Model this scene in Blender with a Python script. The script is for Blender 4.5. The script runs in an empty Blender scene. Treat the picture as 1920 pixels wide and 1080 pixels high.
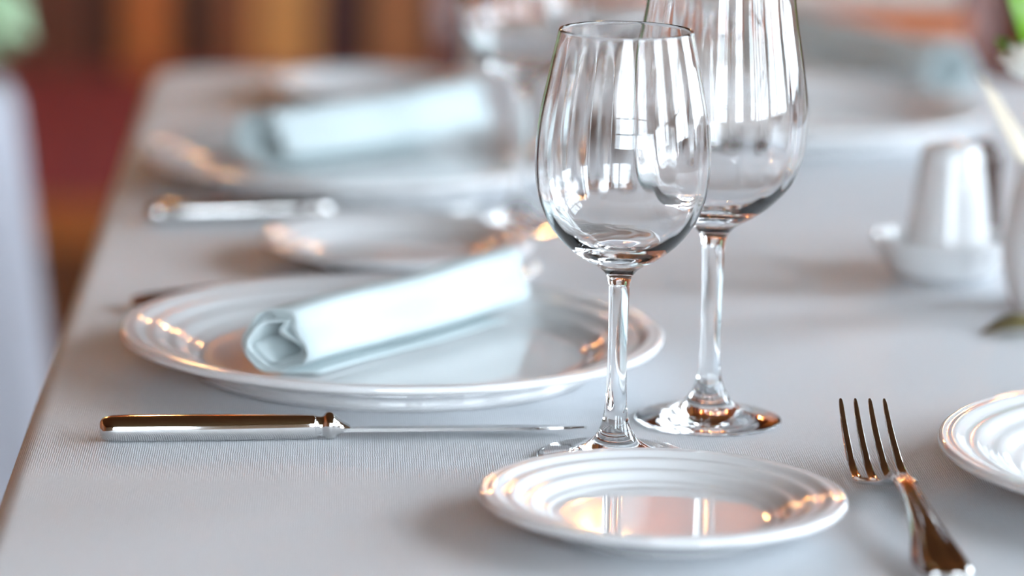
import bpy, bmesh, math, random
from mathutils import Vector, Matrix
random.seed(7)
sc = bpy.context.scene
COL = sc.collection
PI = math.pi

# ------------------------------------------------------------------ camera
T = 0.75                      # table top height
FPX = 7100.0                  # focal length in pixels of the 1920 frame
CAMH = 0.42                   # camera above the table top
YAW, PITCH, ROLL = math.radians(2.66), math.radians(11.40), math.radians(1.3)
C = Vector((0, 0, T + CAMH))
fwd = Vector((math.sin(YAW) * math.cos(PITCH), math.cos(YAW) * math.cos(PITCH), -math.sin(PITCH)))
rgt0 = Vector((math.cos(YAW), -math.sin(YAW), 0))
up0 = rgt0.cross(fwd)
up = up0 * math.cos(ROLL) - rgt0 * math.sin(ROLL)
rgt = rgt0 * math.cos(ROLL) + up0 * math.sin(ROLL)
cam_data = bpy.data.cameras.new('camera')
cam = bpy.data.objects.new('camera', cam_data)
COL.objects.link(cam)
cam.matrix_world = Matrix(((rgt.x, up.x, -fwd.x, C.x), (rgt.y, up.y, -fwd.y, C.y), (rgt.z, up.z, -fwd.z, C.z), (0, 0, 0, 1)))
cam_data.sensor_width = 36
cam_data.lens = FPX / 1920 * 36
cam_data.clip_start = 0.05
cam_data.dof.use_dof = True
cam_data.dof.focus_distance = 1.735
cam_data.dof.aperture_fstop = 3.6
sc.camera = cam


def P(px, py, z=0.0):
    """point at height z above the table top that lies behind a pixel"""
    d = fwd * FPX + rgt * (px - 960) - up * (py - 540)
    t = (T + z - C.z) / d.z
    return C + d * t


# ------------------------------------------------------------------ world, exposure
world = bpy.data.worlds.new('sky')
sc.world = world
world.use_nodes = True
bg = world.node_tree.nodes['Background']
bg.inputs[0].default_value = (0.78, 0.90, 1.0, 1)
bg.inputs[1].default_value = 12.0
vs = sc.view_settings
vs.view_transform = 'Standard'
vs.look = 'None'
vs.exposure = 1.0
vs.gamma = 1
vs.use_curve_mapping = False
sc.cycles.transmission_bounces = 16
sc.cycles.max_bounces = 18
sc.cycles.transparent_max_bounces = 16
sc.cycles.glossy_bounces = 8
sc.cycles.sample_clamp_indirect = 30

XR, XL, YN, YF, ZC = 2.5, -3.4, -1.9, 8.05, 3.0      # room
WIN_R = [(-0.9, 0.2), (0.7, 1.8), (2.3, 3.4), (4.9, 6.0)]     # y ranges on the right wall
WIN_N = [(-0.5, 0.6), (1.2, 2.1)]                  # x ranges on the near wall
WIN_L = []                                         # none on the left wall
WZ0, WZ1 = 0.85, 2.55


def portal(loc, rot, sx, sy):
    L = bpy.data.lights.new('daylight_portal', 'AREA')
    L.shape = 'RECTANGLE'
    L.size, L.size_y = sx, sy
    L.cycles.is_portal = True
    o = bpy.data.objects.new('daylight_portal', L)
    o.location, o.rotation_euler = loc, rot
    COL.objects.link(o)


for a, b in WIN_R:
    portal((XR + 0.17, (a + b) / 2, (WZ0 + WZ1) / 2), (0, PI / 2, 0), WZ1 - WZ0, b - a)
for a, b in WIN_L:
    portal((XL - 0.17, (a + b) / 2, (WZ0 + WZ1) / 2), (0, -PI / 2, 0), WZ1 - WZ0, b - a)
for a, b in WIN_N:
    portal(((a + b) / 2, YN - 0.17, (WZ0 + WZ1) / 2), (PI / 2, 0, PI), b - a, WZ1 - WZ0)


# ------------------------------------------------------------------ materials
def new_mat(name):
    m = bpy.data.materials.new(name)
    m.use_nodes = True
    nt = m.node_tree
    return m, nt, nt.nodes['Principled BSDF']


def plain(name, col, rough=0.5, metal=0.0, var=0.0, scale=20, spec=0.5, bump=0.0):
    m, nt, b = new_mat(name)
    b.inputs['Base Color'].default_value = (*col, 1)
    b.inputs['Roughness'].default_value = rough
    b.inputs['Metallic'].default_value = metal
    b.inputs['Specular IOR Level'].default_value = spec
    tc = nt.nodes.new('ShaderNodeTexCoord')
    n = nt.nodes.new('ShaderNodeTexNoise')
    n.inputs['Scale'].default_value = scale
    n.inputs['Detail'].default_value = 4
    nt.links.new(tc.outputs['Object'], n.inputs['Vector'])
    mx = nt.nodes.new('ShaderNodeMix')
    mx.data_type = 'RGBA'
    mx.inputs[6].default_value = (*[c * (1 - var) for c in col], 1)
    mx.inputs[7].default_value = (*[min(1, c * (1 + var)) for c in col], 1)
    nt.links.new(n.outputs['Fac'], mx.inputs[0])
    nt.links.new(mx.outputs[2], b.inputs['Base Color'])
    if bump:
        bp = nt.nodes.new('ShaderNodeBump')
        bp.inputs['Strength'].default_value = bump
        bp.inputs['Distance'].default_value = 0.001
        nt.links.new(n.outputs['Fac'], bp.inputs['Height'])
        nt.links.new(bp.outputs['Normal'], b.inputs['Normal'])
    return m


def weave(name, col, scale, rough, bump=0.4, var=0.16, sheen=0.0, spec=0.5):
    """woven fabric: two crossed thread sets plus yarn noise"""
    m, nt, b = new_mat(name)
    L = nt.links
    tc = nt.nodes.new('ShaderNodeTexCoord')
    outs = []
    for ax, k, dist in (('X', 1.0, 3.0), ('Y', 0.8, 3.0)):
        w = nt.nodes.new('ShaderNodeTexWave')
        w.wave_type = 'BANDS'
        w.bands_direction = ax
        w.inputs['Scale'].default_value = scale * k
        w.inputs['Distortion'].default_value = dist
        w.inputs['Detail'].default_value = 2
        w.inputs['Detail Scale'].default_value = 0.6
        L.new(tc.outputs['Object'], w.inputs['Vector'])
        outs.append(w.outputs['Fac'])
    n = nt.nodes.new('ShaderNodeTexNoise')
    n.inputs['Scale'].default_value = scale * 2.5
    n.inputs['Detail'].default_value = 3
    L.new(tc.outputs['Object'], n.inputs['Vector'])
    a = nt.nodes.new('ShaderNodeMath'); a.operation = 'MULTIPLY_ADD'
    L.new(outs[0], a.inputs[0]); a.inputs[1].default_value = 0.55
    a2 = nt.nodes.new('ShaderNodeMath'); a2.operation = 'MULTIPLY_ADD'
    L.new(outs[1], a2.inputs[0]); a2.inputs[1].default_value = 0.2
    a3 = nt.nodes.new('ShaderNodeMath'); a3.operation = 'MULTIPLY'
    L.new(n.outputs['Fac'], a3.inputs[0]); a3.inputs[1].default_value = 0.35
    L.new(a3.outputs[0], a2.inputs[2]); L.new(a2.outputs[0], a.inputs[2])
    mx = nt.nodes.new('ShaderNodeMix'); mx.data_type = 'RGBA'
    mx.inputs[6].default_value = (*[c * (1 - var) for c in col], 1)
    mx.inputs[7].default_value = (*[min(1, c * (1 + var)) for c in col], 1)
    L.new(a.outputs[0], mx.inputs[0])
    L.new(mx.outputs[2], b.inputs['Base Color'])
    bp = nt.nodes.new('ShaderNodeBump')
    bp.inputs['Strength'].default_value = bump
    bp.inputs['Distance'].default_value = 0.0003
    L.new(a.outputs[0], bp.inputs['Height'])
    L.new(bp.outputs['Normal'], b.inputs['Normal'])
    b.inputs['Roughness'].default_value = rough
    b.inputs['Specular IOR Level'].default_value = spec
    b.inputs['Sheen Weight'].default_value = sheen
    return m


def wood(name, c1, c2, scale=3.0, rough=0.4, axis='Z'):
    m, nt, b = new_mat(name)
    L = nt.links
    tc = nt.nodes.new('ShaderNodeTexCoord')
    mp = nt.nodes.new('ShaderNodeMapping')
    s = {'X': (1, 9, 9), 'Y': (9, 1, 9), 'Z': (9, 9, 1)}[axis]
    mp.inputs['Scale'].default_value = s
    n = nt.nodes.new('ShaderNodeTexNoise')
    n.inputs['Scale'].default_value = scale
    n.inputs['Detail'].default_value = 6
    n.inputs['Distortion'].default_value = 0.6
    r = nt.nodes.new('ShaderNodeValToRGB')
    r.color_ramp.elements[0].position, r.color_ramp.elements[1].position = 0.3, 0.7
    r.color_ramp.elements[0].color, r.color_ramp.elements[1].color = (*c1, 1), (*c2, 1)
    L.new(tc.outputs['Object'], mp.inputs['Vector']); L.new(mp.outputs[0], n.inputs['Vector'])
    L.new(n.outputs['Fac'], r.inputs[0]); L.new(r.outputs[0], b.inputs['Base Color'])
    b.inputs['Roughness'].default_value = rough
    return m


def glass_mat(name, col=(1, 1, 1), ior=1.46):
    m, nt, b = new_mat(name)
    nt.nodes.remove(b)
    g = nt.nodes.new('ShaderNodeBsdfGlass')
    g.inputs['Color'].default_value = (*col, 1)
    g.inputs['Roughness'].default_value = 0.0
    g.inputs['IOR'].default_value = ior
    nt.links.new(g.outputs[0], nt.nodes['Material Output'].inputs[0])
    return m


def pane_mat():
    m, nt, b = new_mat('window_glass')
    nt.nodes.remove(b)
    t = nt.nodes.new('ShaderNodeBsdfTransparent')
    g = nt.nodes.new('ShaderNodeBsdfGlossy')
    g.inputs['Roughness'].default_value = 0.0
    mx = nt.nodes.new('ShaderNodeMixShader')
    mx.inputs[0].default_value = 0.07
    nt.links.new(t.outputs[0], mx.inputs[1]); nt.links.new(g.outputs[0], mx.inputs[2])
    nt.links.new(mx.outputs[0], nt.nodes['Material Output'].inputs[0])
    return m


def emit(name, col, strength):
    m, nt, b = new_mat(name)
    b.inputs['Base Color'].default_value = (*col, 1)
    b.inputs['Emission Color'].default_value = (*col, 1)
    b.inputs['Emission Strength'].default_value = strength
    return m


M = {}
M['cloth'] = weave('tablecloth_linen', (0.535, 0.555, 0.585), 300, 0.5, bump=0.6, var=0.42, sheen=0.1, spec=0.5)
M['napkin'] = weave('napkin_cotton', (0.50, 0.565, 0.575), 420, 0.8, bump=0.2, var=0.05, spec=0.2)
M['ceramic'] = plain('white_glazed_ceramic', (0.64, 0.64, 0.645), 0.05, var=0.015, scale=30)
M['ceramic'].node_tree.nodes['Principled BSDF'].inputs['IOR'].default_value = 1.62
M['silver'] = plain('polished_silver', (0.66, 0.645, 0.63), 0.06, metal=1.0, var=0.03, scale=60)
M['glass'] = glass_mat('clear_glass')
M['pane'] = pane_mat()
M['plaster'] = plain('warm_plaster', (0.34, 0.24, 0.16), 0.8, var=0.05, scale=5)
M['ceiling'] = plain('ceiling_timber_wash', (0.10, 0.042, 0.022), 0.7, var=0.2, scale=4)
M['winframe'] = plain('dark_painted_wood', (0.16, 0.10, 0.06), 0.5, var=0.1)
M['rug'] = plain('maroon_carpet_pile', (0.29, 0.055, 0.07), 0.95, var=0.25, scale=160, bump=0.5)
M['floor_dark'] = wood('walnut_floorboard', (0.07, 0.028, 0.012), (0.13, 0.05, 0.02), 3, 0.35, 'X')
M['floor_orange'] = wood('oak_floorboard', (0.42, 0.15, 0.04), (0.55, 0.22, 0.06), 3, 0.35, 'X')
PAL = {
    'brown': ((0.13, 0.045, 0.024), (0.22, 0.08, 0.042)),
    'dark': ((0.02, 0.008, 0.004), (0.05, 0.02, 0.01)),
    'orange': ((0.66, 0.20, 0.045), (0.85, 0.28, 0.07)),
    'amber': ((0.75, 0.36, 0.09), (0.95, 0.50, 0.15)),
    'chestnut': ((0.30, 0.10, 0.035), (0.42, 0.14, 0.05)),
    'plum': ((0.08, 0.028, 0.028), (0.13, 0.04, 0.04)),
    'tan': ((0.52, 0.22, 0.08), (0.66, 0.29, 0.11)),
}
for k, (a, b) in PAL.items():
    M['pan_' + k] = wood(k + '_stained_panelling', a, b, 2.5, 0.4, 'Z')
M['chair_wood'] = wood('cherry_chair_wood', (0.42, 0.10, 0.022), (0.54, 0.14, 0.03), 6, 0.35, 'X')
M['chair_post'] = wood('dark_chair_post_wood', (0.10, 0.022, 0.012), (0.16, 0.035, 0.02), 6, 0.35, 'Z')
M['chair_pad'] = weave('greige_upholstery', (0.52, 0.46, 0.42), 300, 0.9, bump=0.3, var=0.1, spec=0.2)
M['white_cloth'] = weave('white_drape', (0.55, 0.56, 0.63), 250, 0.85, bump=0.2, var=0.06, spec=0.2)
M['leaf'] = plain('fresh_green_leaf', (0.12, 0.27, 0.012), 0.4, var=0.3, scale=40)
M['leaf_pale'] = plain('pale_green_leaf', (0.58, 0.78, 0.52), 0.6, var=0.22, scale=18)
M['leaf_red'] = plain('green_and_russet_leaf', (0.16, 0.13, 0.02), 0.5, var=0.6, scale=45)
M['petal'] = plain('white_petal', (0.86, 0.84, 0.78), 0.6, var=0.05, scale=60)
M['blade'] = plain('cream_dried_blade', (0.80, 0.70, 0.56), 0.6, var=0.12, scale=60)
M['stem'] = plain('dark_green_stem', (0.10, 0.14, 0.04), 0.5, var=0.2)
M['pepper'] = wood('dark_wood_pepper', (0.028, 0.012, 0.007), (0.05, 0.02, 0.012), 20, 0.3, 'Z')
M['brass'] = plain('aged_brass', (0.55, 0.36, 0.14), 0.3, metal=1.0, var=0.1)
M['bulb'] = emit('warm_lamp_bulb', (1.0, 0.52, 0.18), 160)
M['shade'] = plain('amber_lamp_shade', (0.75, 0.45, 0.2), 0.7, var=0.1)
M['lawn'] = plain('lawn_grass', (0.36, 0.36, 0.20), 0.9, var=0.4, scale=3)
M['terracotta'] = plain('pale_glazed_pot', (0.7, 0.7, 0.68), 0.3, var=0.05)


# ------------------------------------------------------------------ helpers
def obj(name, bm, mat, parent=None, smooth=False):
    me = bpy.data.meshes.new(name)
    bm.normal_update()
    bm.to_mesh(me)
    bm.free()
    me.materials.append(M[mat])
    if smooth:
        me.polygons.foreach_set('use_smooth', [True] * len(me.polygons))
    o = bpy.data.objects.new(name, me)
    COL.objects.link(o)
    if parent:
        o.parent = parent
    return o


def tag(o, label, cat, group=None):
    o['label'], o['category'] = label, cat
    if group:
        o['group'] = group
    return o


def thing(name, label, cat, loc=(0, 0, 0), rz=0.0, group=None):
    o = bpy.data.objects.new(name, None)
    o.empty_display_size = 0.05
    COL.objects.link(o)
    o.location = loc
    o.rotation_euler = (0, 0, rz)
    return tag(o, label, cat, group)


def copy_thing(src, loc, rz, label, group=None):
    r = src.copy()
    COL.objects.link(r)
    r.location, r.rotation_euler = loc, (0, 0, rz)
    r['label'] = label
    if group:
        r['group'] = group
    for ch in list(src.children):
        c = ch.copy()
        COL.objects.link(c)
        c.parent = r
        for g in list(ch.children):
            d = g.copy()
            COL.objects.link(d)
            d.parent = c
    return r


def box(bm, x0, x1, y0, y1, z0, z1):
    v = [bm.verts.new((x, y, z)) for z in (z0, z1) for y in (y0, y1) for x in (x0, x1)]
    for f in ((0, 2, 3, 1), (4, 5, 7, 6), (0, 1, 5, 4), (2, 6, 7, 3), (0, 4, 6, 2), (1, 3, 7, 5)):
        bm.faces.new([v[i] for i in f])
    return bm


def boxes(*bs, bevel=0.0):
    bm = bmesh.new()
    for b in bs:
        box(bm, *b)
    if bevel:
        bmesh.ops.bevel(bm, geom=bm.edges[:], offset=bevel, segments=2, affect='EDGES', profile=0.6)
    return bm


def catmull(pts, n=6):
    out = []
    for i in range(len(pts) - 1):
        p0, p1, p2, p3 = pts[max(i - 1, 0)], pts[i], pts[i + 1], pts[min(i + 2, len(pts) - 1)]
        for k in range(n):
            t = k / n
            out.append(tuple(0.5 * (2 * b + (c - a) * t + (2 * a - 5 * b + 4 * c - d) * t * t + (3 * b - a - 3 * c + d) * t ** 3)
                             for a, b, c, d in zip(p0, p1, p2, p3)))
    out.append(tuple(pts[-1]))
    return out


def lathe(prof, segs=96, fn=None):
    """surface of revolution of (r, z) points; fn(theta, index) gives an optional radius factor"""
    bm = bmesh.new()
    rings = []
    for i, (r, z) in enumerate(prof):
        if r < 1e-6:
            rings.append([bm.verts.new((0, 0, z))])
        else:
            rings.append([bm.verts.new(((r * (fn(2 * PI * k / segs, i) if fn else 1)) * math.cos(2 * PI * k / segs),
                                        (r * (fn(2 * PI * k / segs, i) if fn else 1)) * math.sin(2 * PI * k / segs), z)) for k in range(segs)])
    for a, b in zip(rings[:-1], rings[1:]):
        for k in range(segs):
            k2 = (k + 1) % segs
            if len(a) == 1 and len(b) == 1:
                continue
            if len(a) == 1:
                bm.faces.new((a[0], b[k2], b[k]))
            elif len(b) == 1:
                bm.faces.new((a[k], a[k2], b[0]))
            else:
                bm.faces.new((a[k], a[k2], b[k2], b[k]))
    return bm


def tube(bm, pts, rad, segs=8):
    """round bar through points; rad may be a list"""
    pts = [Vector(p) for p in pts]
    rads = rad if isinstance(rad, (list, tuple)) else [rad] * len(pts)
    rings = []
    ref = Vector((0.3, 0.9, 0.2)).normalized()
    for i, p in enumerate(pts):
        d = (pts[min(i + 1, len(pts) - 1)] - pts[max(i - 1, 0)]).normalized()
        a = d.cross(ref).normalized()
        b = d.cross(a)
        rings.append([bm.verts.new(p + (a * math.cos(2 * PI * k / segs) + b * math.sin(2 * PI * k / segs)) * rads[i]) for k in range(segs)])
    for r0, r1 in zip(rings[:-1], rings[1:]):
        for k in range(segs):
            bm.faces.new((r0[k], r0[(k + 1) % segs], r1[(k + 1) % segs], r1[k]))
    bm.faces.new(rings[0][::-1])
    bm.faces.new(rings[-1])
    bmesh.ops.recalc_face_normals(bm, faces=bm.faces[:])
    return bm


def struct(name, bm, mat, parent=None, smooth=False):
    o = obj(name, bm, mat, parent, smooth)
    if not parent:
        o['kind'] = 'structure'
    return o


# ------------------------------------------------------------------ the room
def wall_boxes(a0, a1, wins, z1):
    """spans along the wall for piers, sills and lintels round the windows"""
    out, p = [], a0
    for a, b in wins:
        out.append((p, a, 0, z1))
        out.append((a, b, 0, WZ0))
        out.append((a, b, WZ1, z1))
        p = b
    out.append((p, a1, 0, z1))
    return out


floor = struct('floor', boxes((XL - 0.2, XR + 0.2, YN - 0.2, YF + 0.2, -0.1, -0.02)), 'floor_dark')
pw = 0.16
plank_mesh = {}
y = YN
while y < YF - 0.01:
    kind = 'floor_orange' if 5.98 < y < 6.5 else 'floor_dark'
    if kind not in plank_mesh:
        o = obj('plank', boxes((XL, XR, 0.002, pw - 0.002, -0.02, 0.0)), kind, floor)
        plank_mesh[kind] = o.data
    else:
        o = bpy.data.objects.new('plank', plank_mesh[kind])
        COL.objects.link(o)
        o.parent = floor
    o.location = (0, y, 0)
    y += pw
struct('ceiling', boxes((XL - 0.2, XR + 0.2, YN - 0.2, YF + 0.2, ZC, ZC + 0.1)), 'ceiling')
struct('wall_left', boxes(*[(XL - 0.2, XL, a, b, z0, z1) for a, b, z0, z1 in wall_boxes(YN - 0.2, YF + 0.2, WIN_L, ZC)]), 'pan_chestnut')
wf = struct('wall_far', boxes((XL, XR, YF, YF + 0.2, 0, ZC)), 'pan_dark')
struct('wall_right', boxes(*[(XR, XR + 0.2, a, b, z0, z1) for a, b, z0, z1 in wall_boxes(YN - 0.2, YF + 0.2, WIN_R, ZC)]), 'plaster')
struct('wall_near', boxes(*[(a, b, YN - 0.2, YN, z0, z1) for a, b, z0, z1 in wall_boxes(XL, XR, WIN_N, ZC)]), 'plaster')
struct('ground', boxes((-30, 30, -30, 30, -0.5, -0.4)), 'lawn')

# vertical timber boards on the far wall, each its own tone (pixel spans read from the photograph's strip of wall)
spans = [(-300, 60, 'brown'), (60, 185, 'brown'), (185, 235, 'dark'), (235, 322, 'orange'), (322, 405, 'dark'), (405, 480, 'chestnut'),
         (480, 590, 'amber'), (590, 655, 'plum'), (655, 700, 'dark'), (700, 790, 'tan'), (790, 880, 'dark')]


def far_x(px):
    d = fwd * FPX + rgt * (px - 960) - up * (60 - 540)
    return (C + d * (YF / d.y)).x


boards = [(far_x(a), far_x(b), k) for a, b, k in spans]
x = boards[-1][1]
seq = ['brown', 'chestnut', 'dark', 'brown', 'tan', 'chestnut', 'plum', 'tan', 'brown', 'orange']
i = 0
while x < XR - 0.02:
    w = min(random.choice((0.11, 0.14, 0.17)), XR - x)
    boards.append((x, x + w, seq[i % len(seq)]))
    x += w
    i += 1
x = boards[0][0]
while x > XL + 0.02:
    w = min(random.choice((0.11, 0.14, 0.17)), x - XL)
    boards.append((x - w, x, seq[i % len(seq)]))
    x -= w
    i += 1
for a, b, k in boards:
    obj('board', boxes((a + 0.003, b - 0.003, YF - 0.03, YF, 0, ZC)), 'pan_' + k, wf)


def window(n, horiz, a, b, at):
    """framed sash with a grid of bars; horiz: 'y' on the right wall, 'x' on the near wall"""
    def bx(u0, u1, v0, v1, z0, z1):
        return (v0, v1, u0, u1, z0, z1) if horiz == 'y' else (u0, u1, v0, v1, z0, z1)
    f = 0.06
    fr = struct('window_%d' % n, boxes(bx(a, a + f, at, at + 0.09, WZ0, WZ1), bx(b - f, b, at, at + 0.09, WZ0, WZ1),
                                       bx(a + f, b - f, at, at + 0.09, WZ0, WZ0 + f), bx(a + f, b - f, at, at + 0.09, WZ1 - f, WZ1)), 'winframe')
    obj('window_sill', boxes(bx(a - 0.02, b + 0.02, at - 0.06 if at > 0 else at + 0.09, at if at > 0 else at + 0.15, WZ0 - 0.03, WZ0)), 'winframe', fr)
    nc, nr = 3, 4
    us = [a + f + (b - a - 2 * f) * k / nc for k in range(nc + 1)]
    zs = [WZ0 + f + (WZ1 - WZ0 - 2 * f) * k / nr for k in range(nr + 1)]
    for u in us[1:-1]:
        obj('mullion', boxes(bx(u - 0.016, u + 0.016, at + 0.02, at + 0.07, zs[0], zs[-1])), 'winframe', fr)
    for z in zs[1:-1]:
        obj('glazing_bar', boxes(bx(us[0], us[-1], at + 0.025, at + 0.065, z - 0.014, z + 0.014)), 'winframe', fr)
    for u0, u1 in zip(us[:-1], us[1:]):
        for z0, z1 in zip(zs[:-1], zs[1:]):
            bm = bmesh.new()
            c = [(u0, z0), (u1, z0), (u1, z1), (u0, z1)]
            bm.faces.new([bm.verts.new((at + 0.045, u, z) if horiz == 'y' else (u, at + 0.045, z)) for u, z in c])
            obj('pane', bm, 'pane', fr)


n = 1
for a, b in WIN_R:
    window(n, 'y', a, b, XR + 0.06)
    n += 1
for a, b in WIN_L:
    window(n, 'y', a, b, XL - 0.15)
    n += 1
for a, b in WIN_N:
    window(n, 'x', a, b, YN - 0.15)
    n += 1

bm = boxes((XL + 0.1, XR - 0.1, 6.52, YF - 0.04, 0.0, 0.012))
tag(obj('carpet', bm, 'rug'), 'maroon carpet lying along the foot of the dark panelled wall', 'carpet')

# ------------------------------------------------------------------ table and tablecloth
e0, e1 = P(82, 687), P(62, 745)
TXL = P(82, 687).x
TXR = TXL + 1.04
TYN, TYF = 1.42, 2.94
tb = thing('dining_table', 'wooden dining table standing under the pale grey cloth', 'table', ((TXL + TXR) / 2, (TYN + TYF) / 2, 0))
hw, hl = (TXR - TXL) / 2, (TYF - TYN) / 2
obj('tabletop', boxes((-hw + 0.005, hw - 0.005, -hl + 0.005, hl - 0.005, T - 0.04, T - 0.004)), 'chair_post', tb)
for sx in (-1, 1):
    for sy in (-1, 1):
        cx, cy = sx * (hw - 0.09), sy * (hl - 0.09)
        obj('leg', boxes((cx - 0.035, cx + 0.035, cy - 0.035, cy + 0.035, 0, T - 0.04), bevel=0.004), 'chair_post', tb)


def make_cloth():
    """top sheet with softly rounded edge, rounded corners and a hanging skirt with shallow folds"""
    bm = bmesh.new()
    R = 0.055
    out = []                                   # outline of the rounded rectangle
    for cx, cy, a0 in ((hw - R, hl - R, 0), (-hw + R, hl - R, 90), (-hw + R, -hl + R, 180), (hw - R, -hl + R, 270)):
        for k in range(13):
            a = math.radians(a0 + 90 * k / 12)
            out.append((cx, cy, math.cos(a), math.sin(a), R))
    pts = []
    for i in range(len(out)):
        a, b = out[i], out[(i + 1) % len(out)]
        pts.append((a[0] + a[2] * a[4], a[1] + a[3] * a[4], a[2], a[3]))
        ex, ey = b[0] + b[2] * b[4], b[1] + b[3] * b[4]
        d = math.hypot(ex - pts[-1][0], ey - pts[-1][1])
        if d > 0.1:
            nseg = 60
            sx_, sy_ = pts[-1][0], pts[-1][1]
            for k in range(1, nseg):
                pts.append((sx_ + (ex - sx_) * k / nseg, sy_ + (ey - sy_) * k / nseg, a[2], a[3]))
    rr = 0.010
    prof = [(-0.012, 0.0)] + [(-rr + rr * math.sin(t), -rr + rr * math.cos(t)) for t in [PI / 2 * k / 6 for k in range(0, 7)]]
    prof += [(0.001, -0.04), (0.004, -0.10), (0.007, -0.18), (0.009, -0.26)]
    rings = []
    for j, (o, z) in enumerate(prof):
        ring = []
        for i, (x, y, nx, ny) in enumerate(pts):
            w = max(0, -z - 0.02) * 0.10 * (0.5 + 0.5 * math.sin(i * 0.55 + math.sin(i * 0.21) * 2))
            ring.append(bm.verts.new((x + nx * (o + w), y + ny * (o + w), T + z)))
        rings.append(ring)
    N = len(pts)
    for a, b in zip(rings[:-1], rings[1:]):
        for k in range(N):
            bm.faces.new((a[k], b[k], b[(k + 1) % N], a[(k + 1) % N]))
    bm.faces.new(rings[0])
    bmesh.ops.recalc_face_normals(bm, faces=bm.faces[:])
    return bm


tc = obj('tablecloth', make_cloth(), 'cloth', None, True)
tc.location = ((TXL + TXR) / 2, (TYN + TYF) / 2, 0)
tag(tc, 'pale grey woven cloth draped over the dining table', 'tablecloth')


# ------------------------------------------------------------------ crockery
def plate_profiles(R, wf_, zw, zr, rings, amp):
    """top and underside of a coupe plate with stepped rings pressed into the rim"""
    rw = R * wf_
    well = [(0, zw)] + [(rw * k / 10, zw) for k in range(1, 10)] + [(rw * 0.955, zw + 0.0001), (rw, zw + 0.0006)]
    rim = []
    n_ = 90
    for k in range(n_ + 1):
        t = k / n_
        r = rw + (R - 0.0022 - rw) * t
        base = zw + 0.0006 + (zr - zw - 0.0006) * (0.30 * t + 0.70 * math.sin(min(1, t * 1.0) * PI / 2))
        fade = math.sin(PI * min(1, t * 6) / 2) * (1 if t < 0.9 else (1 - t) / 0.1)
        ph = (t * rings) % 1.0
        base += amp * fade * (math.cos(2 * PI * ph) * 0.5)
        rim.append((r, base))
    th = 0.0042
    lip = [(R - 0.0022 + 0.0022 * math.sin(a), zr - 0.0022 + 0.0022 * math.cos(a)) for a in [PI * k / 8 for k in range(1, 9)]]
    lip = [(r, z) for r, z in lip]
    under = [(R * 0.93, zr - 0.0062), (R * 0.82, zr * 0.58 - 0.002), (R * 0.70, 0.0032), (rw * 1.06, 0.0026)]
    foot = [(rw * 1.06, 0.0026), (rw * 1.04, 0.0002), (rw * 1.01, 0.0), (rw * 0.97, 0.0002), (rw * 0.95, 0.0018), (0, 0.0018)]
    return well, rim + lip + under, foot


def make_plate(name, label, cat, R, wf_, zw, zr, rings, amp, loc, group):
    t = thing(name, label, cat, loc, 0, group)
    w, r, f = plate_profiles(R, wf_, zw, zr, rings, amp)
    flip = lambda p: p[::-1]
    obj('well', lathe(flip(w), 128), 'ceramic', t, True)
    obj('rim', lathe(flip(r), 160), 'ceramic', t, True)
    obj('foot_ring', lathe(flip(f), 96), 'ceramic', t, True)
    return t


def on(p):
    return (p.x, p.y, T)


RB, ZB = 0.079, 0.0165
RD, ZD = 0.1375, 0.021
bread1 = make_plate('bread_plate', 'small white ringed bread plate beside the fork, empty and reflecting the glass stems', 'plate', RB, 0.60, 0.0058, ZB, 3.5, 0.0011,
                    on(P(1243, 920, ZB)), 'bread plates')
copy_thing(bread1, on(P(745, 442, ZB)), 0.3, 'small white bread plate behind the large plate with the sharply folded napkin end')
copy_thing(bread1, on(P(692, 150, ZB)), 0.7, 'small white bread plate at the far corner of the table')
dinner1 = make_plate('dinner_plate', 'large white dinner plate behind the knife, holding a rolled napkin', 'plate', RD, 0.71, 0.0065, ZD, 3.5, 0.0009,
                     on(P(735, 612, ZD)), 'dinner plates')
copy_thing(dinner1, on(P(2334, 836, ZD)), 0.4, 'large white ringed dinner plate beside the fork, without a napkin')
copy_thing(dinner1, on(P(660, 278, ZD)), 0.9, 'large white dinner plate with rolled napkin between two small bread plates')
copy_thing(dinner1, on(P(1490, 193, ZD)), 1.4, 'large white dinner plate with rolled napkin in front of the chair')


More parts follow.
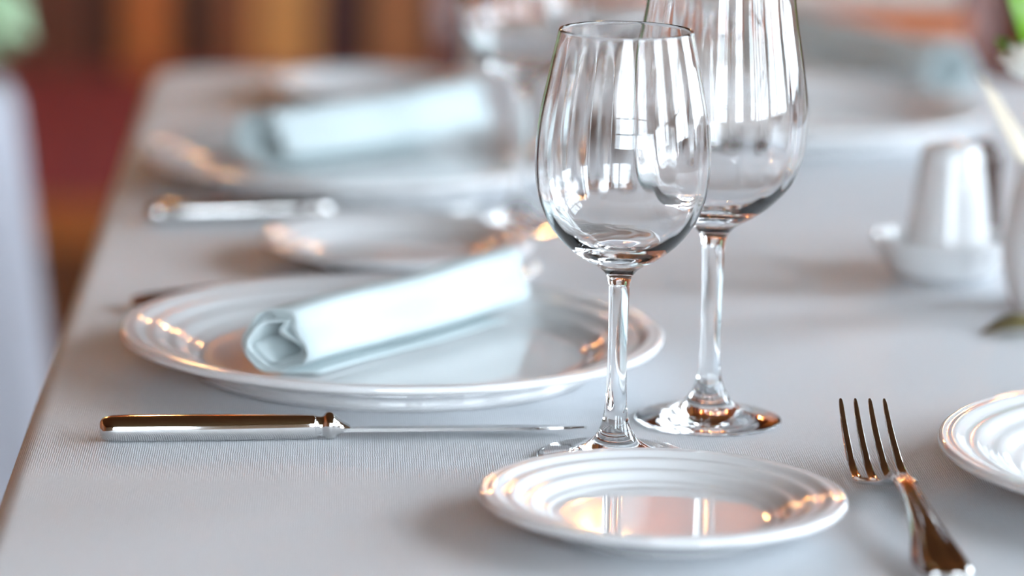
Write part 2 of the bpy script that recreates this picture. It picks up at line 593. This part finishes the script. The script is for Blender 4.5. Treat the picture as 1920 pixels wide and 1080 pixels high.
# ------------------------------------------------------------------ wine glasses
def wine_glass(label, loc, outer, foot_r, bowl_i, stem_i, th, group, seed):
    """outer: (r, z) from rim down to the foot; one watertight skin split into bowl, stem and foot"""
    rnd = random.Random(seed)
    t = thing('wine_glass', label, 'wine glass', loc, 0, group)
    bowl_pts = outer[:bowl_i + 1]
    stem_pts = outer[bowl_i:stem_i + 1]
    foot_pts = outer[stem_i:]
    full = catmull(outer, 8)
    bi, si = bowl_i * 8, stem_i * 8
    o_bowl, o_stem, o_foot = full[:bi + 1], full[bi:si + 1], full[si:]
    # inner wall: parallel to the outer down to a thick base
    zb = outer[bowl_i][1] + 0.0135
    inner = []
    for i, (r, z) in enumerate(o_bowl):
        if z < zb + 0.004:
            break
        k = max(0.0, min(1.0, (zb + 0.03 - z) / 0.03))
        inner.append((r - th * (1 + 1.6 * k * k), z + th * 1.4 * k * k))
    r_l, z_l = inner[-1]
    tail = catmull([inner[-2], (r_l, z_l), (r_l * 0.75, zb + 0.0028), (r_l * 0.4, zb + 0.0007), (0, zb)], 6)[6:]
    inner = inner + tail[1:]
    rim_r, rim_z = o_bowl[0]
    lip = [(rim_r - th / 2 - th / 2 * math.cos(a), rim_z + th / 2 * math.sin(a)) for a in [PI * k / 6 for k in range(1, 6)]]
    lip = lip[::1]
    prof_bowl = inner[::-1] + lip + o_bowl              # from inside bottom, over the lip, down the outside
    ni = len(inner)
    waves = [(rnd.choice((7, 9, 11, 13, 17, 22, 27)), rnd.uniform(0, 6.28), rnd.uniform(0.3, 1)) for _ in range(5)]

    def ripple(th_, i):
        if i >= ni:
            return 1.0
        z = prof_bowl[i][1]
        k = max(0, min(1, (z - zb - 0.006) / 0.03)) * max(0, min(1, (rim_z - z) / 0.02))
        return 1 + k * 0.0022 * sum(a * math.sin(n_ * th_ + p) for n_, p, a in waves)
    obj('bowl', lathe(prof_bowl[::-1], 200, lambda a, i: ripple(a, len(prof_bowl) - 1 - i)), 'glass', t, True)
    obj('stem', lathe(o_stem[::-1], 64), 'glass', t, True)
    fr = foot_r
    edge = [(fr, 0.0014), (fr + 0.0004, 0.0010), (fr, 0.0006), (fr - 0.001, 0.0002), (fr * 0.9, 0.0001), (fr * 0.5, 0.0001), (0, 0.0001)]
    obj('foot', lathe((o_foot + edge)[::-1], 128), 'glass', t, True)
    return t


SMALL = [(.0305, .196), (.0330, .1845), (.0354, .1727), (.0380, .160), (.0395, .148), (.03985, .1354), (.0385, .123), (.0340, .1106), (.0266, .1006),
         (.0178, .0935), (.0105, .0894), (.0068, .0862), (.0052, .0825), (.0047, .0758), (.0045, .051), (.0047, .036), (.0053, .0236), (.0067, .0161),
         (.0092, .0112), (.0130, .0074), (.0200, .0038), (.0280, .0024), (.0352, .0018)]
LARGE = [(.0325, .228), (.0342, .214), (.0362, .198), (.0400, .175), (.0426, .156), (.0428, .146), (.0414, .133), (.0362, .1187), (.0268, .1078),
         (.0185, .1015), (.0112, .0972), (.0074, .0935), (.0059, .0895), (.0053, .082), (.0048, .055), (.0047, .038), (.0053, .0255), (.0070, .0178),
         (.0098, .0125), (.0135, .0084), (.0200, .0044), (.0275, .0026), (.0346, .0018)]
g1 = wine_glass('small clear wine glass with its foot tucked behind the empty bread plate', on(P(1152, 860)), [(r, z * 1.01) for r, z in SMALL], .0356, 12, 17, .0014, 'wine glasses', 3)
g2 = wine_glass('large clear wine glass close to the small one by the empty bread plate', on(P(1327, 788)), [(r, z * 0.985) for r, z in LARGE], .0350, 12, 17, .0015, 'wine glasses', 5)
copy_thing(g1, on(P(975, 422)), 0.8, 'small wine glass standing beyond the plate with the sharply folded napkin, near its bread plate')
copy_thing(g2, on(P(1120, 380)), 1.8, 'large wine glass paired with the small one beyond the plate of the folded napkin')
copy_thing(g1, on(P(1335, 300)), 2.6, 'small wine glass nearest to the chair and its dinner plate')


# ------------------------------------------------------------------ cutlery
def loft(sections, closed=True):
    bm = bmesh.new()
    rings = [[bm.verts.new(p) for p in s] for s in sections]
    n_ = len(rings[0])
    for a, b in zip(rings[:-1], rings[1:]):
        for k in range(n_ if closed else n_ - 1):
            bm.faces.new((a[k], a[(k + 1) % n_], b[(k + 1) % n_], b[k]))
    if closed:
        bm.faces.new(rings[0][::-1])
        bm.faces.new(rings[-1])
    bmesh.ops.recalc_face_normals(bm, faces=bm.faces[:])
    return bm


def oval(s, zc, w, h, n_=24, pw_=1.0, groove=0.0):
    out = []
    for k in range(n_):
        a = 2 * PI * k / n_
        c, sn = math.cos(a), math.sin(a)
        x = w / 2 * math.copysign(abs(c) ** pw_, c)
        z = h / 2 * math.copysign(abs(sn) ** pw_, sn)
        if groove and sn > 0:
            z += groove * math.cos(6 * PI * x / max(w, 1e-5))
        out.append((s, x, zc + z))
    return out


def interp(tab, s):
    for (s0, *v0), (s1, *v1) in zip(tab[:-1], tab[1:]):
        if s <= s1:
            t = (s - s0) / (s1 - s0)
            t = t * t * (3 - 2 * t) if len(v0) > 9 else t
            return [a + (b - a) * t for a, b in zip(v0, v1)]
    return tab[-1][1:]


def make_knife(label, loc, rz, group):
    t = thing('table_knife', label, 'knife', loc, rz, group)
    sec = []
    HT = catmull([(0, .0035, .0030, .0058), (.0006, .0085, .0072, .0058), (.003, .0140, .0105, .0058), (.012, .0160, .0118, .0060), (.05, .0155, .0118, .0060),
                  (.09, .0125, .0112, .0060), (.100, .0112, .0108, .0060)], 5)
    for s, w, h, zc in HT:
        sec.append(oval(s, zc, w, h, 28, 0.8))
    obj('handle', loft(sec), 'silver', t, True)
    BT = catmull([(.1000, .0112, .0108, .0060), (.1015, .0098, .0096, .0060), (.1035, .0098, .0096, .0060), (.1055, .0128, .0124, .0064), (.1080, .0132, .0126, .0064),
                  (.1100, .0112, .0094, .0060), (.1130, .0090, .0054, .0056), (.1165, .0082, .0022, .0052)], 4)
    obj('bolster', loft([oval(s, zc, w, h, 28, 0.9) for s, w, h, zc in BT]), 'silver', t, True)
    sec = []
    for s, y0, y1, th in ((.113, -.0042, .0060, .0017), (.120, -.0045, .0090, .0017), (.135, -.0046, .0108, .0016), (.165, -.0048, .0112, .0015), (.195, -.0046, .0108, .0014),
                          (.210, -.0042, .0095, .0012), (.220, -.0034, .0070, .0010), (.2265, -.0020, .0030, .0008), (.228, -.0008, .0008, .0006)):
        zc = .0050
        sec.append([(s, y0, zc - th / 2), (s, (y0 + y1) / 2, zc - th * 0.45 - .0006), (s, y1, zc - .0017), (s, y1, zc - .0013), (s, (y0 + y1) / 2, zc + th * 0.35 - .0004), (s, y0, zc + th / 2)])
    obj('blade', loft(sec), 'silver', t, False)
    return t


def heading(a, b):
    return math.atan2((b - a).y, (b - a).x)


ka, kb = P(186, 803, .006), P(640, 799, .006)
knife1 = make_knife('silver table knife whose blade points at the two clear wine glasses', on(ka), heading(ka, kb), 'table knives')
ka, kb = P(275, 398, .006), P(620, 392, .006)
copy_thing(knife1, on(ka), heading(ka, kb), 'silver table knife between the bread plate and the dinner plate behind it')


def make_fork(label, loc, rz, group):
    """local x from the handle end to the tine tips"""
    t = thing('dinner_fork', label, 'fork', loc, rz, group)
    t.scale = (1.08, 1.12, 1.08)
    # s, width, thickness, height of the centre line
    H = catmull([(0, .0060, .0018, .0042), (.0008, .0150, .0026, .0042), (.005, .0205, .0032, .0044), (.014, .0222, .0036, .0052), (.026, .0190, .0036, .0072), (.042, .0140, .0034, .0098),
                 (.062, .0105, .0032, .0126), (.085, .0082, .0032, .0146), (.105, .0072, .0032, .0146), (.119, .0070, .0030, .0118), (.127, .0084, .0026, .0086), (.1315, .0120, .0022, .0066)], 5)
    obj('handle', loft([oval(s, zc, w, th, 40, 0.75, 0.0009 * min(1, s / .01) * (1 if s < .12 else 0)) for s, w, th, zc in H]), 'silver', t, True)
    Hd = catmull([(.127, .0084, .0022, .0082), (.1315, .0125, .0022, .0064), (.1345, .0200, .0021, .0052), (.137, .0250, .0020, .0045), (.141, .0264, .0019, .0038), (.146, .0262, .0018, .0034), (.1475, .0260, .0018, .0033)], 4)
    obj('head', loft([[(p[0], p[1], p[2] + (p[1] / .013) ** 2 * .0012) for p in oval(s, zc, w, th, 32, 0.5)] for s, w, th, zc in Hd]), 'silver', t, True)
    for k in range(4):
        u = (k - 1.5)
        sec = []
        for s, zc, w, th in catmull([(.144, .0034, .0046, .0018), (.152, .0033, .0040, .0021), (.165, .0050, .0036, .0023), (.180, .0106, .0031, .0022), (.194, .0178, .0025, .0019), (.2025, .0236, .0018, .0014), (.2042, .0248, .0008, .0007)], 5):
            g = (s - .144) / .057
            yc = u * (.0068 - .0007 * g)
            sec.append([(p[0], p[1] + yc, p[2] + (yc / .013) ** 2 * .0012 * (1 - g)) for p in oval(s, zc, w, th, 16, 0.6)])
        obj('tine', loft(sec), 'silver', t, True)
    return t


fr_, fe_ = P(1663, 909, .0045), P(1760, 1054, .004)
frz = heading(fe_, fr_)
fdir = Vector((math.cos(frz), math.sin(frz), 0))
fo = fr_ - fdir * .137 * 1.08
fork1 = make_fork('silver fork with fluted spade-shaped handle between the bread plate and the bare dinner plate', (fo.x, fo.y, T), frz, 'forks')
fa = P(246, 563, .005)
copy_thing(fork1, on(fa), 0.02, 'fork half hidden behind the large plate with the sharply folded napkin')


# ------------------------------------------------------------------ napkins
def make_napkin(label, a, b, R, group, seed, shear=0.62):
    """rolled and folded cloth; a = centre of the near end, b = centre of the other end (world, on the table plane)"""
    rnd = random.Random(seed)
    L_ = min((b - a).length, 0.199)
    # folded-roll section: outer wrap, pinched fold at one side, inner wraps
    sec = []
    turns = 3.3
    n_ = 170
    for k in range(n_ + 1):
        u = k / n_
        th = 2 * PI * turns * u + math.radians(250)
        r = R * (1.0 - 0.46 * u)
        # soft six-cornered outline, flattened underneath
        r *= 1 + 0.055 * math.cos(5 * th + 0.6) + 0.03 * math.cos(3 * th + 2.0 + 2 * u)
        x, z = r * math.cos(th), r * math.sin(th)
        # the folds push inwards on one side like a pleat
        dz = math.atan2(z, x)
        d = math.exp(-((dz - PI + 0.55) / 0.42) ** 2) + math.exp(-((dz + PI + 0.55) / 0.42) ** 2)
        x += d * R * 0.55 * u ** 0.5
        d2 = math.exp(-((dz - 1.9) / 0.35) ** 2)
        z += d2 * R * 0.12
        z = max(z, -R * (0.86 - 0.05 * 0))
        sec.append((x, z))
    # loose hem lying under the roll
    sec = [(-R * 1.02, -R * 0.90), (-R * 0.75, -R * 0.92), (-R * 0.3, -R * 0.93), (R * 0.2, -R * 0.92)] + sec[10:]
    bm = bmesh.new()
    rows = []
    m_ = 26
    for j in range(m_ + 1):
        t = j / m_
        k = 1.0 + 0.10 * t + 0.02 * math.sin(5 * t + seed)
        tw = 0.10 * math.sin(2.2 * t)
        ends = 0.0012 * math.sin(9 * t)
        row = []
        pin = max(0, min(1, (t - 0.55) * 4))
        pin = pin * pin * (3 - 2 * pin)
        for i, (x, z) in enumerate(sec):
            f = max(0, i / len(sec) - 0.35) / 0.65
            x, z = x * (1 - 0.93 * pin * f), z * (1 - 0.93 * pin * f)
            xx = x * math.cos(tw * 0.4) - (z) * math.sin(tw * 0.4) * 0.5
            jag = (0.0030 * math.sin(i * 0.09 + seed) + 0.0012 * math.sin(i * 0.31)) * (1 if j in (0, m_) else 0)
            row.append(bm.verts.new((t * L_ + jag - xx * shear * (1 - 0.8 * t), xx * k + ends, z * k + 0.92 * R * k)))
        rows.append(row)
    for r0, r1 in zip(rows[:-1], rows[1:]):
        for i in range(len(sec) - 1):
            bm.faces.new((r0[i], r0[i + 1], r1[i + 1], r1[i]))
    o = obj('rolled_napkin', bm, 'napkin', None, True)
    so = o.modifiers.new('thickness', 'SOLIDIFY')
    so.thickness = 0.0011
    so.offset = 0
    o.location = (a.x, a.y, T + 0.0080)
    o.rotation_euler = (0, 0, heading(a, b))
    return tag(o, label, 'napkin', group)


NZ = .024
make_napkin('pale blue-white rolled napkin with sharply seen folded end, on the plate behind the knife', P(520, 640, NZ), P(985, 518, NZ), .0162, 'rolled napkins', 1)
make_napkin('pale rolled napkin on the dinner plate beyond the two small bread plates', P(492, 268, NZ), P(925, 206, NZ), .0185, 'rolled napkins', 2)
make_napkin('shaded rolled napkin on the plate in front of the chair', P(1790, 134, NZ), P(1470, 70, NZ), .0185, 'rolled napkins', 3, -0.62)

# ------------------------------------------------------------------ salt, pepper, vase, leaf
c = P(1768, 521)
d_ = [(0, .010), (.018, .0102), (.026, .0125), (.032, .0180), (.0368, .0242), (.0380, .0255), (.0390, .0246), (.0385, .0225), (.0350, .0140), (.0300, .0055), (.0250, .0015), (.020, 0), (0, 0)]
dish = obj('condiment_dish', lathe(catmull(d_, 4)[::-1], 96), 'ceramic', None, True)
dish.scale = (1.06, 1.0, 1.0)
dish.location = on(c)
tag(dish, 'small deep white dish carrying the tapered salt shaker', 'dish')
s = thing('salt_shaker', 'tapered white ceramic salt shaker standing in the small dish', 'shaker', (c.x + 0.002, c.y, T + 0.0102))
pr = [(.0, 0), (.020, 0), (.0235, .0012), (.0245, .005), (.0230, .020), (.0200, .045), (.0178, .060), (.0165, .0650), (.0140, .0675)]
obj('body', lathe(catmull(pr, 5), 64), 'ceramic', s, True)
obj('cap', lathe(catmull([(.0140, .0675), (.0080, .0692), (.0, .0697)], 5), 64), 'ceramic', s, True)
c = P(1835, 482)
s = thing('pepper_shaker', 'slim dark brown wooden pepper shaker behind the white salt shaker', 'shaker', on(c))
obj('body', lathe(catmull([(0, 0), (.0125, 0), (.0135, .003), (.0120, .020), (.0110, .050), (.0112, .054)], 5), 48), 'pepper', s, True)
obj('cap', lathe(catmull([(.0112, .054), (.0118, .057), (.0110, .064), (.0070, .0685), (0, .0695)], 5), 48), 'pepper', s, True)

VC = P(1972, 578)
v = thing('bud_vase', 'rounded white ceramic vase holding white flowers, beside the shakers', 'vase', on(VC))
vo = [(0, 0), (.018, 0), (.0215, .0015), (.0265, .014), (.0290, .032), (.0275, .052), (.0240, .068), (.0225, .076), (.0232, .082)]
vi = [(.0232, .082), (.0222, .0832), (.0210, .082), (.0205, .076), (.0220, .066), (.0250, .050), (.0255, .030), (.018, .010), (0, .008)]
obj('body', lathe(catmull(vo, 5), 80), 'ceramic', v, True)
obj('neck_lining', lathe(catmull(vi, 5), 80), 'ceramic', v, True)


def leaf_bm(bm, base, tip, width, up_=Vector((0, 0, 1)), curl=0.15, n_=7):
    base, tip = Vector(base), Vector(tip)
    d = tip - base
    L_ = d.length
    side = d.cross(up_).normalized()
    nrm = side.cross(d).normalized()
    rows = []
    for k in range(n_ + 1):
        t = k / n_
        w = width / 2 * (math.sin(PI * min(1, t ** 0.75)) + 0.03)
        cpt = base + d * t + nrm * (curl * L_ * math.sin(PI * t))
        rows.append([bm.verts.new(cpt - side * w + nrm * w * 0.3), bm.verts.new(cpt), bm.verts.new(cpt + side * w + nrm * w * 0.3)])
    for a, b in zip(rows[:-1], rows[1:]):
        bm.faces.new((a[0], a[1], b[1], b[0]))
        bm.faces.new((a[1], a[2], b[2], b[1]))
    return bm


def leaf_obj(name, base, tip, width, mat, parent, up_=Vector((0, 0, 1)), curl=0.15):
    o = obj(name, leaf_bm(bmesh.new(), base, tip, width, up_, curl), mat, parent, True)
    m = o.modifiers.new('thickness', 'SOLIDIFY')
    m.thickness = 0.0004
    return o


def flower(label, head, root, R):
    t = thing('white_flower', label, 'flower', (VC.x, VC.y, T), 0, 'white flowers in the vase')
    head, root = Vector(head), Vector(root)
    obj('stem', tube(bmesh.new(), [root, root * 0.45 + head * 0.55 + Vector((0, 0, .004)), head], .0013, 8), 'stem', t, True)
    ax = (head - root).normalized()
    a = ax.cross(Vector((0, 1, 0.2))).normalized()
    b = ax.cross(a)
    for ring, (cnt, lean, ln, wd) in enumerate(((4, 0.25, 1.0, 0.9), (6, 0.65, 1.15, 1.1), (8, 1.05, 1.2, 1.15))):
        for k in range(cnt):
            th = 2 * PI * k / cnt + ring * 0.5
            o_ = a * math.cos(th) + b * math.sin(th)
            tip = head + (ax * math.cos(lean) + o_ * math.sin(lean)) * R * ln
            leaf_obj('petal', head - ax * R * 0.1, tip, R * wd, 'petal', t, up_=o_ * math.cos(lean) - ax * math.sin(lean) + Vector((1e-4, 0, 0)), curl=-0.22)
    return t


flower('white flower in the vase leaning towards the salt shaker', (-.020, -.012, .132), (-.004, -.002, .012), .019)
flower('white flower standing upright in the vase', (.012, .008, .150), (.004, .002, .012), .020)
flower('white flower low over the vase rim', (.020, -.020, .118), (.006, -.004, .012), .019)
t = thing('leafy_sprig', 'sprig with broad fresh green leaves rising from the vase', 'foliage', (VC.x, VC.y, T))
obj('stem', tube(bmesh.new(), [(0, .004, .012), (-.006, .006, .09), (-.016, .006, .150), (-.020, .004, .20)], .0011, 8), 'stem', t, True)
for bs, tp, w in (((-.014, .006, .142), (-.037, -.004, .182), .020), ((-.016, .006, .150), (-.030, .014, .196), .018), ((-.018, .005, .172), (.012, .004, .205), .020),
                  ((-.010, .006, .120), (-.004, .034, .146), .018), ((-.012, .006, .125), (-.036, .022, .148), .014)):
    leaf_obj('leaf', bs, tp, w, 'leaf', t, up_=Vector((0.2, -1, 0.35)))
t = thing('dried_blade', 'cream dried grass blade arching from the vase towards the pepper shaker', 'dried grass', (VC.x, VC.y, T))
leaf_obj('blade', (-.012, .004, .070), (-.046, .006, .130), .009, 'blade', t, up_=Vector((0.2, -1, 0.2)), curl=0.05)
leaf_obj('blade', (-.010, .008, .070), (-.034, .016, .118), .008, 'blade', t, up_=Vector((0.2, -1, 0.2)), curl=-0.08)

la, lb = P(1975, 612, .004), P(1840, 622, .002)
lf = obj('fallen_leaf', leaf_bm(bmesh.new(), (0, 0, 0.0015), ((lb - la).x, (lb - la).y, 0.0015), .030, curl=0.06), 'leaf_red', None, True)
m_ = lf.modifiers.new('thickness', 'SOLIDIFY'); m_.thickness = 0.0005
lf.location = on(la)
tag(lf, 'green and russet leaf lying on the cloth before the vase', 'leaf')

# ------------------------------------------------------------------ chair at the far end
CY = 3.16


def at_y(px, py, yy):
    d = fwd * FPX + rgt * (px - 960) - up * (py - 540)
    return C + d * (yy / d.y)


CX = at_y(1838, 40, CY).x - 0.225
RZ0, RZ1 = at_y(1650, 62, CY).z, at_y(1650, 22, CY).z
ch = thing('dining_chair', 'cherry wood dining chair with greige padded back at the far end of the table', 'chair', (CX, CY, 0))
w2 = 0.225
for sx in (-1, 1):
    obj('back_post', loft([[(sx * w2 + dx, yy + dy, z) for dx, dy in ((-.014, -.017), (.014, -.017), (.014, .017), (-.014, .017))]
                           for z, yy in ((0, .10), (0.25, .03), (0.45, 0.0), (0.75, .012), (1.02, .06))]), 'chair_post', ch)
    obj('front_leg', boxes((sx * 0.19 - .018, sx * 0.19 + .018, .37, .406, 0, .43), bevel=.003), 'chair_post', ch)
# the sitter faces the camera: the seat lies between the back (far side) and the table, so mirror the depth
for o in ch.children:
    if o.name.startswith('front_leg'):
        o.location.y = -0.776
obj('lower_pad', boxes((-w2 + .014, w2 - .014, -.008, .022, .565, RZ0 - .002), bevel=.008), 'chair_pad', ch)
obj('middle_rail', boxes((-w2 + .012, w2 - .012, -.014, .022, RZ0, RZ1), bevel=.004), 'chair_wood', ch)
obj('upper_pad', boxes((-w2 + .014, w2 - .014, .004, .034, RZ1 + .002, .955), bevel=.008), 'chair_pad', ch)
obj('top_rail', boxes((-w2 - .014, w2 + .014, .024, .064, .957, 1.03), bevel=.006), 'chair_wood', ch)
obj('seat_frame', boxes((-w2 + .01, w2 - .01, -.42, -.014, .40, .44), bevel=.004), 'chair_wood', ch)
obj('seat', boxes((-w2 + .004, w2 - .004, -.425, -.018, .441, .485), bevel=.014), 'chair_pad', ch)

# ------------------------------------------------------------------ draped stand with a plant, left of the table
SY = 3.45
pr_ = at_y(30, 160, SY)
topz = pr_.z
rt = 0.17
sxc = pr_.x - rt
st = obj('draped_stand', lathe([(0, topz), (rt - .02, topz), (rt - .006, topz - .004), (rt, topz - .018), (rt + .010, topz - .12), (rt + .026, topz - .28), (rt + .045, topz - .5), (rt + .055, 0.01)][::-1], 120,
                               lambda a, i: 1 + (0.05 * math.sin(14 * a + 0.4) * max(0, (5 - i)) / 5)), 'white_cloth', None, True)
st.location = (sxc, SY, 0)
tag(st, 'round stand draped to the floor in a white cloth, beside the table', 'stand')
pl = thing('potted_plant', 'bushy pale green plant in a pot on the white draped stand', 'plant', (sxc, SY, topz))
obj('pot', lathe(catmull([(0, 0), (.055, 0), (.065, .02), (.075, .09), (.078, .10), (.070, .10), (.066, .085), (0, .08)], 4), 48), 'terracotta', pl, True)
bm = bmesh.new()
rl = random.Random(11)
for k in range(520):
    u = rl.uniform(-0.75, 1)
    th = rl.uniform(0, 2 * PI)
    sq = math.sqrt(1 - u * u)
    dr = Vector((sq * math.cos(th), sq * math.sin(th), u))
    ctr = Vector((0, 0, .115))
    r = rl.uniform(.10, .165)
    b0 = ctr + dr * r
    b0.z = max(b0.z, .035)
    tp = b0 + (dr + Vector((rl.uniform(-.5, .5), rl.uniform(-.5, .5), rl.uniform(-.4, .3)))).normalized() * .045
    tp.z = max(tp.z, .030)
    leaf_bm(bm, b0, tp, .030, up_=Vector((rl.uniform(-1, 1), rl.uniform(-1, 1), 1)), n_=4)
fo_ = obj('foliage', bm, 'leaf_pale', pl, True)
fo_['kind'] = 'stuff'
bm = bmesh.new()
for k in range(9):
    th = 2 * PI * k / 9
    tube(bm, [(0.02 * math.cos(th), 0.02 * math.sin(th), .07), (0.12 * math.cos(th), 0.12 * math.sin(th), .10 + .08 * (k % 3))], .003, 6)
obj('branches', bm, 'stem', pl, True)


# ------------------------------------------------------------------ wall lamps
def wall_lamp(label, x, y, z, rz):
    t = thing('wall_lamp', label, 'lamp', (x, y, z), rz, 'wall lamps')
    obj('backplate', lathe([(0, 0), (.05, 0), (.05, .012), (.035, .02), (0, .022)], 32), 'brass', t, True).rotation_euler = (PI / 2, 0, 0)
    obj('arm', tube(bmesh.new(), [(0, -.015, 0), (0, -.09, -.03), (0, -.12, .02)], .008, 8), 'brass', t, True)
    obj('bulb', lathe(catmull([(0, .02), (.02, .025), (.034, .06), (.030, .09), (0, .11)], 5), 32), 'bulb', t, True).location = (0, -.12, 0)
    obj('shade', lathe([(.035, .02), (.09, .0), (.092, .0), (.037, .022)], 40), 'shade', t, True).location = (0, -.12, .0)
    return t


l1 = wall_lamp('brass wall lamp on the panelled far wall', 0.55, YF - 0.03, 2.45, 0)
for xx, zz in ((-1.3, 2.2), (-0.4, 2.45), (1.5, 2.3)):
    copy_thing(l1, (xx, YF - 0.03, zz), 0, 'brass wall lamp on the panelled far wall')
for yy, zz in ((2.6, 1.9), (4.6, 1.9), (6.4, 1.9)):
    copy_thing(l1, (XL, yy, zz), PI / 2, 'brass wall lamp on the plain stained side wall')
